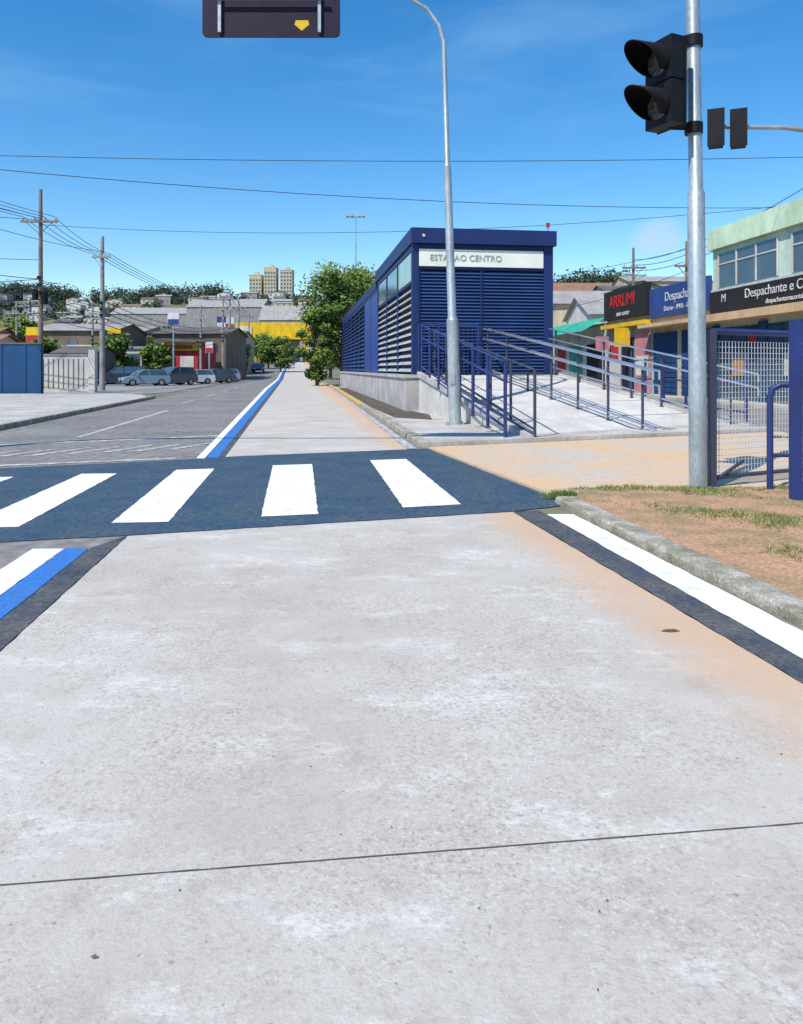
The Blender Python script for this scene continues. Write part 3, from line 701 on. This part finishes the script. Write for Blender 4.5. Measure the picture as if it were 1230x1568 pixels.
# ------------------------------------------------------------ cars
def car(x,y,z,rot,paint,sc=1.15,kind='hatch'):
    Lh=2.05 if kind!='suv' else 2.2; W=.85
    bh=.92 if kind!='suv' else 1.05; rh=1.45 if kind!='suv' else 1.68
    c,s=math.cos(rot),math.sin(rot)
    def T(a,b,zz): return (x+sc*(a*c-b*s),y+sc*(a*s+b*c),z+sc*zz)
    def loft(prof,ws):
        V=[];F=[];n=len(prof)
        for sg in (-1,1):
            for (a,zz),w in zip(prof,ws): V.append(T(a,sg*w,zz))
        F.append(tuple(range(n))); F.append(tuple(range(2*n-1,n-1,-1)))
        for i in range(n): F.append((i,i+n,(i+1)%n+n,(i+1)%n))
        return V,F,False
    P=[]
    prof=[(-Lh,.35),(-Lh-.03,.6),(-Lh+.05,bh),(-Lh*.35,bh+.02),(Lh*.45,bh),(Lh*.85,bh*.84),(Lh,.62),(Lh,.35),(Lh*.85,.24)]
    for cx in (Lh*.62,-Lh*.62):
        for k in range(7): a=math.radians(k*30); prof.append((cx+.37*math.cos(a),.24+.37*math.sin(a)*1.0))
    prof.append((-Lh*.9,.24))
    P.append((loft(prof,[W]*len(prof)),paint))
    gp=[(-Lh*.93,bh),(-Lh*.80,rh-.04),(-Lh*.1,rh-.02),(Lh*.12,rh-.05),(Lh*.5,bh)]
    P.append((loft(gp,[W-.04,W-.16,W-.16,W-.16,W-.04]),M_glass))
    rp=[(-Lh*.81,rh-.045),(-Lh*.78,rh),(-Lh*.1,rh+.02),(Lh*.10,rh-.02),(Lh*.13,rh-.05)]
    P.append((loft(rp,[W-.15]*5),paint))
    for sg in (-1,1):
        for (a0,a1) in ((Lh*.5,Lh*.12),(-Lh*.12,-Lh*.1),(-Lh*.93,-Lh*.8)):
            P.append((sweep([T(a0,sg*(W-.035),bh),T(a1,sg*(W-.155),rh-.03)],.035*sc,4),paint))
        for cx in (Lh*.62,-Lh*.62):
            P.append((cyl(T(cx,sg*(W-.2),.31),T(cx,sg*(W+.01),.31),.31*sc,n=18),M_tyre)); P.append((cyl(T(cx,sg*(W+.0),.31),T(cx,sg*(W+.022),.31),.19*sc,n=12),M_rim))
        P.append((box(Lh-.02,Lh+.02,sg*.62-.16,sg*.62+.16,.58,.72,T),M_head)); P.append((box(-Lh-.05,-Lh+.0,sg*.68-.12,sg*.68+.12,.62,.84,T),M_red))
        P.append((box(Lh*.36,Lh*.44,sg*(W+.07)-.07,sg*(W+.07)+.07,bh,bh+.13,T),paint))
    P.append((box(Lh-.01,Lh+.03,-.4,.4,.34,.5,T),M_black)); P.append((box(-Lh-.06,-Lh-.02,-.25,.25,.46,.58,T),T_white))
    build('parked_car' if z<.1 else 'car',P)
cp=lambda n,c:mat(n,c,c,rough=.25,spec=.6)
C1=cp('car_paint_dark',(.02,.035,.06));C2=cp('car_paint_silver_blue',(.22,.30,.36));C3=cp('car_paint_white',(.75,.76,.78));C4=cp('car_paint_grey',(.10,.12,.14));C5=cp('car_paint_navy',(.03,.07,.2));C6=cp('car_paint_red',(.35,.03,.03))
car(-27.4,72,.021,math.radians(200),C1,1.1,'suv'); car(-24.2,69.5,.021,math.radians(215),C2,1.05); car(-22.3,72,.021,math.radians(235),C4,1.05,'suv')
car(-21.7,76.5,.021,math.radians(215),C3,1.05); car(-21.0,82.5,.021,math.radians(225),C4,1.1); car(-22.0,90,.021,math.radians(235),C3,1.1); car(-29.5,79,.021,math.radians(190),C4,1.1,'suv'); car(-30.8,69,.021,math.radians(190),C5,1.1)
car(-25.8,78,.021,math.radians(200),C1,1.1); car(-22.9,96,.021,math.radians(240),C6,1.1); car(-34.5,71,.021,math.radians(175),C3,1.1); car(-26.3,86,.021,math.radians(210),C5,1.1); car(-24.6,104,.021,math.radians(255),C4,1.1)
car(-29.0,150,h(150)+.02,math.radians(-82),C5,1.25); car(-33.5,168,h(168)+.02,math.radians(-80),C4,1.25)

# ------------------------------------------------------------ poles and wires
def utility_pole(x,y,H,m,r=.17,arm=1.3,tr=False,ay=None):
    z=h(y); q=[(sweep([(x,y,z-.1),(x,y,z+H)],[r,r*.6],12),m)]
    zz=(ay or H-1.6)
    q.append((box(x-arm,x+arm,y-.25,y-.13,z+zz,z+zz+.12),m))
    for k in range(4):
        xx=x-arm+.15+k*(2*arm-.3)/3; q.append((sweep([(xx,y-.19,z+zz+.12),(xx,y-.19,z+zz+.22),(xx,y-.19,z+zz+.36)],[.03,.07,.04],8),W_white))
    q.append((sweep([(x-arm*.7,y-.19,z+zz),(x,y-.17,z+zz-.7),(x+arm*.7,y-.19,z+zz)],.025,6),m))
    for k in range(3): q.append((box(x-.1,x+.1,y-.3,y-.18,z+H*.56-k*.45,z+H*.56-k*.45+.2),M_black))
    if tr: q+= [(cyl((x+.3,y-.1,z+H*.44),(x+.3,y-.1,z+H*.50),.2),M_black),(cyl((x-.3,y-.1,z+H*.46),(x-.3,y-.1,z+H*.51),.18),M_black)]
    build('utility_pole',q)
utility_pole(-22.5,46,12.8,M_wood,.17,1.15,True,10.7)
utility_pole(-21.9,54,11.3,M_pole,.21,.7)
utility_pole(-25.0,25,13,M_wood)
utility_pole(-25.6,110,13.5,M_pole,.22,1.4); utility_pole(-23.7,98,11,M_pole,.2,1.2); utility_pole(-27.6,125,13,M_pole,.22); utility_pole(-31,150,12,M_pole,.22)
utility_pole(-36,86,9.5,M_pole,.16,.9); utility_pole(-48,92,10,M_pole,.18,1.1); utility_pole(-23.4,86,9,M_pole,.16,.8)
utility_pole(17.6,56,10.8,M_wood,.15,.9); utility_pole(17.4,45,9.4,M_wood,.14,.8); utility_pole(22,70,12,M_pole,.18,1.2); utility_pole(20.5,26,11.5,M_pole,.2); utility_pole(-14.5,130,10,M_pole,.15)
Wr=[]
def wire(a,b,sag,r=.02,n=16):
    a=Vector(a);b=Vector(b); Wr.append((sweep([a.lerp(b,i/n)-Vector((0,0,4*sag*(i/n)*(1-i/n))) for i in range(n+1)],r,5),M_wire))
wire((-26,30,10.6),(26,30,10.5),.5,.014); wire((-25,28,10.2),(30,40,10.6),1.1,.016); wire((-24,25,10.5),(-22.5,46,11.0),.3); wire((-22.5,46,10.6),(26,36,10.4),1.2,.014)
wire((-25,25,11.0),(-21.9,54,10.2),.9,.018); wire((-45,40,13.5),(-22.5,46,10.9),.6,.018); wire((-45,40,10.5),(-22.5,46,8.4),.6,.018)
for k in range(4):
    dx=-1+.66*k
    wire((-25+dx,25,11.5),(-22.5+dx,45.8,11.05),.4,.018); wire((-22.5+dx,45.8,11.05),(-21.9+dx*.6,53.9,10.0),.3,.018)
    wire((-21.9+dx*.6,53.9,10.0),(-25.6+dx,110,12.0),1.2,.022); wire((-25.6+dx,110,12.0),(-31+dx,150,12.2),.7,.03)
for k in range(6):
    zz=7.2-k*.42
    wire((-25,25,zz+.3),(-22.5,46,zz),.5+.1*k,.022); wire((-22.5,46,zz),(-21.9,54,zz-.6),.25,.022); wire((-21.9,54,zz-.6),(-23.7,98,zz+.2),1.0,.03)
    wire((-60,50,zz+.8),(-22.5,46,zz),.7,.022)
for k,(zn,zf) in enumerate(((10.1,9.0),(9.6,8.6),(9.2,8.2))):
    wire((18.2+.3*k,30,zn),(17.4,45,zf),.25,.018); wire((17.4,45,zf),(17.6,56,zf+.9),.2,.022); wire((17.6,56,zf+.9),(22,70,zf+1.8),.4,.028); wire((18.2+.3*k,30,zn),(17.5,8,zn+4),.4,.016)
wire((17.4,45,6.6),(20.5,26,7.6),.4,.03); wire((17.4,45,6.3),(17.6,56,6.3),.4,.03); wire((17.6,56,6.3),(22,70,7),.4,.03)
wire((17.4,45,8.9),(3.5,66,9.2),.6,.016); wire((17.4,45,7.6),(9.9,60,6.0),.4,.018)
build('overhead_cables',Wr)
Q=[(sweep([(-5.7,92,0),(-5.7,92,20.6)],[.14,.06],10),M_galv),(box(-6.9,-4.5,91.9,92.1,20.5,20.6),M_galv)]
for x in (-6.7,-6.1,-5.3,-4.7): Q.append((box(x-.2,x+.2,91.7,91.95,20.6,20.9),M_galv))
build('floodlight_mast',Q)

# ------------------------------------------------------------ light, sky, camera
sd=Vector((-.50,-.62,0)).normalized(); el=math.radians(52)
d=Vector((sd.x*math.cos(el),sd.y*math.cos(el),math.sin(el)))
sl=bpy.data.lights.new('sun','SUN'); sl.energy=5.0; sl.angle=math.radians(.5); sl.color=(1,.94,.86)
so=bpy.data.objects.new('sun',sl); bpy.context.scene.collection.objects.link(so); so.rotation_euler=(-d).to_track_quat('-Z','Y').to_euler(); so.location=(-20,-25,60)
w=bpy.data.worlds.new('World'); bpy.context.scene.world=w; w.use_nodes=True; N=w.node_tree.nodes; L=w.node_tree.links
bg=N['Background']; bg.inputs['Strength'].default_value=.125
sky=N.new('ShaderNodeTexSky'); sky.sky_type='NISHITA'; sky.sun_disc=False; sky.sun_elevation=el; sky.sun_rotation=math.atan2(sd.x,sd.y)
sky.air_density=1.1; sky.dust_density=.1; sky.ozone_density=3.0
hs=N.new('ShaderNodeHueSaturation'); hs.inputs['Saturation'].default_value=1.38; hs.inputs['Value'].default_value=1.42; L.new(sky.outputs[0],hs.inputs['Color'])
tc=N.new('ShaderNodeTexCoord'); mp=N.new('ShaderNodeMapping'); mp.inputs['Scale'].default_value=(1.2,1.2,5.5); mp.inputs['Rotation'].default_value=(.1,.12,0); mp.inputs['Location'].default_value=(3.1,1.0,.4)
L.new(tc.outputs['Generated'],mp.inputs[0])
n1=N.new('ShaderNodeTexNoise'); n1.inputs['Scale'].default_value=1.7; n1.inputs['Detail'].default_value=9; n1.inputs['Roughness'].default_value=.55; n1.inputs['Distortion'].default_value=.4; L.new(mp.outputs[0],n1.inputs['Vector'])
r1=N.new('ShaderNodeMapRange'); r1.interpolation_type='SMOOTHSTEP'
for i,x in enumerate((.44,.75,0,.45)): r1.inputs[i+1].default_value=x
L.new(n1.outputs['Fac'],r1.inputs[0])
mx=N.new('ShaderNodeMix'); mx.data_type='RGBA'; L.new(r1.outputs[0],mx.inputs[0]); L.new(hs.outputs[0],mx.inputs[6]); mx.inputs[7].default_value=(2.6,4.9,7.6,1)
# small low cumulus: noise broken up, confined to a band just above the horizon
m2=N.new('ShaderNodeMapping'); m2.inputs['Scale'].default_value=(3.2,3.2,9); m2.inputs['Location'].default_value=(1.7,.2,0); L.new(tc.outputs['Generated'],m2.inputs[0])
n2=N.new('ShaderNodeTexNoise'); n2.inputs['Scale'].default_value=2.2; n2.inputs['Detail'].default_value=8; n2.inputs['Roughness'].default_value=.5; L.new(m2.outputs[0],n2.inputs['Vector'])
dt=N.new('ShaderNodeVectorMath'); dt.operation='DISTANCE'; L.new(tc.outputs['Generated'],dt.inputs[0]); dt.inputs[1].default_value=Vector((.345,1,.178)).normalized()
rb_=N.new('ShaderNodeMapRange'); rb_.interpolation_type='SMOOTHSTEP'
for i,x in enumerate((.0,.085,.35,-.45)): rb_.inputs[i+1].default_value=x
L.new(dt.outputs['Value'],rb_.inputs[0])
ad=N.new('ShaderNodeMath'); ad.operation='ADD'; L.new(n2.outputs['Fac'],ad.inputs[0]); L.new(rb_.outputs[0],ad.inputs[1])
r2=N.new('ShaderNodeMapRange'); r2.interpolation_type='SMOOTHSTEP'
for i,x in enumerate((.52,.85,0,.6)): r2.inputs[i+1].default_value=x
L.new(ad.outputs[0],r2.inputs[0])
mx2=N.new('ShaderNodeMix'); mx2.data_type='RGBA'; L.new(r2.outputs[0],mx2.inputs[0]); L.new(mx.outputs[2],mx2.inputs[6]); mx2.inputs[7].default_value=(4.8,5.9,6.9,1)
L.new(mx2.outputs[2],bg.inputs['Color'])

cd=bpy.data.cameras.new('camera'); co=bpy.data.objects.new('camera',cd); bpy.context.scene.collection.objects.link(co)
co.location=(0,0,1.6); co.rotation_euler=(math.radians(90),0,0)
cd.sensor_fit='HORIZONTAL'; cd.sensor_width=36; cd.lens=1130/1230*36; cd.shift_y=-(784-565)/1230; cd.clip_end=8000; cd.clip_start=.05
sc=bpy.context.scene; sc.camera=co
sc.view_settings.view_transform='Standard'; sc.view_settings.look='None'; sc.view_settings.exposure=0
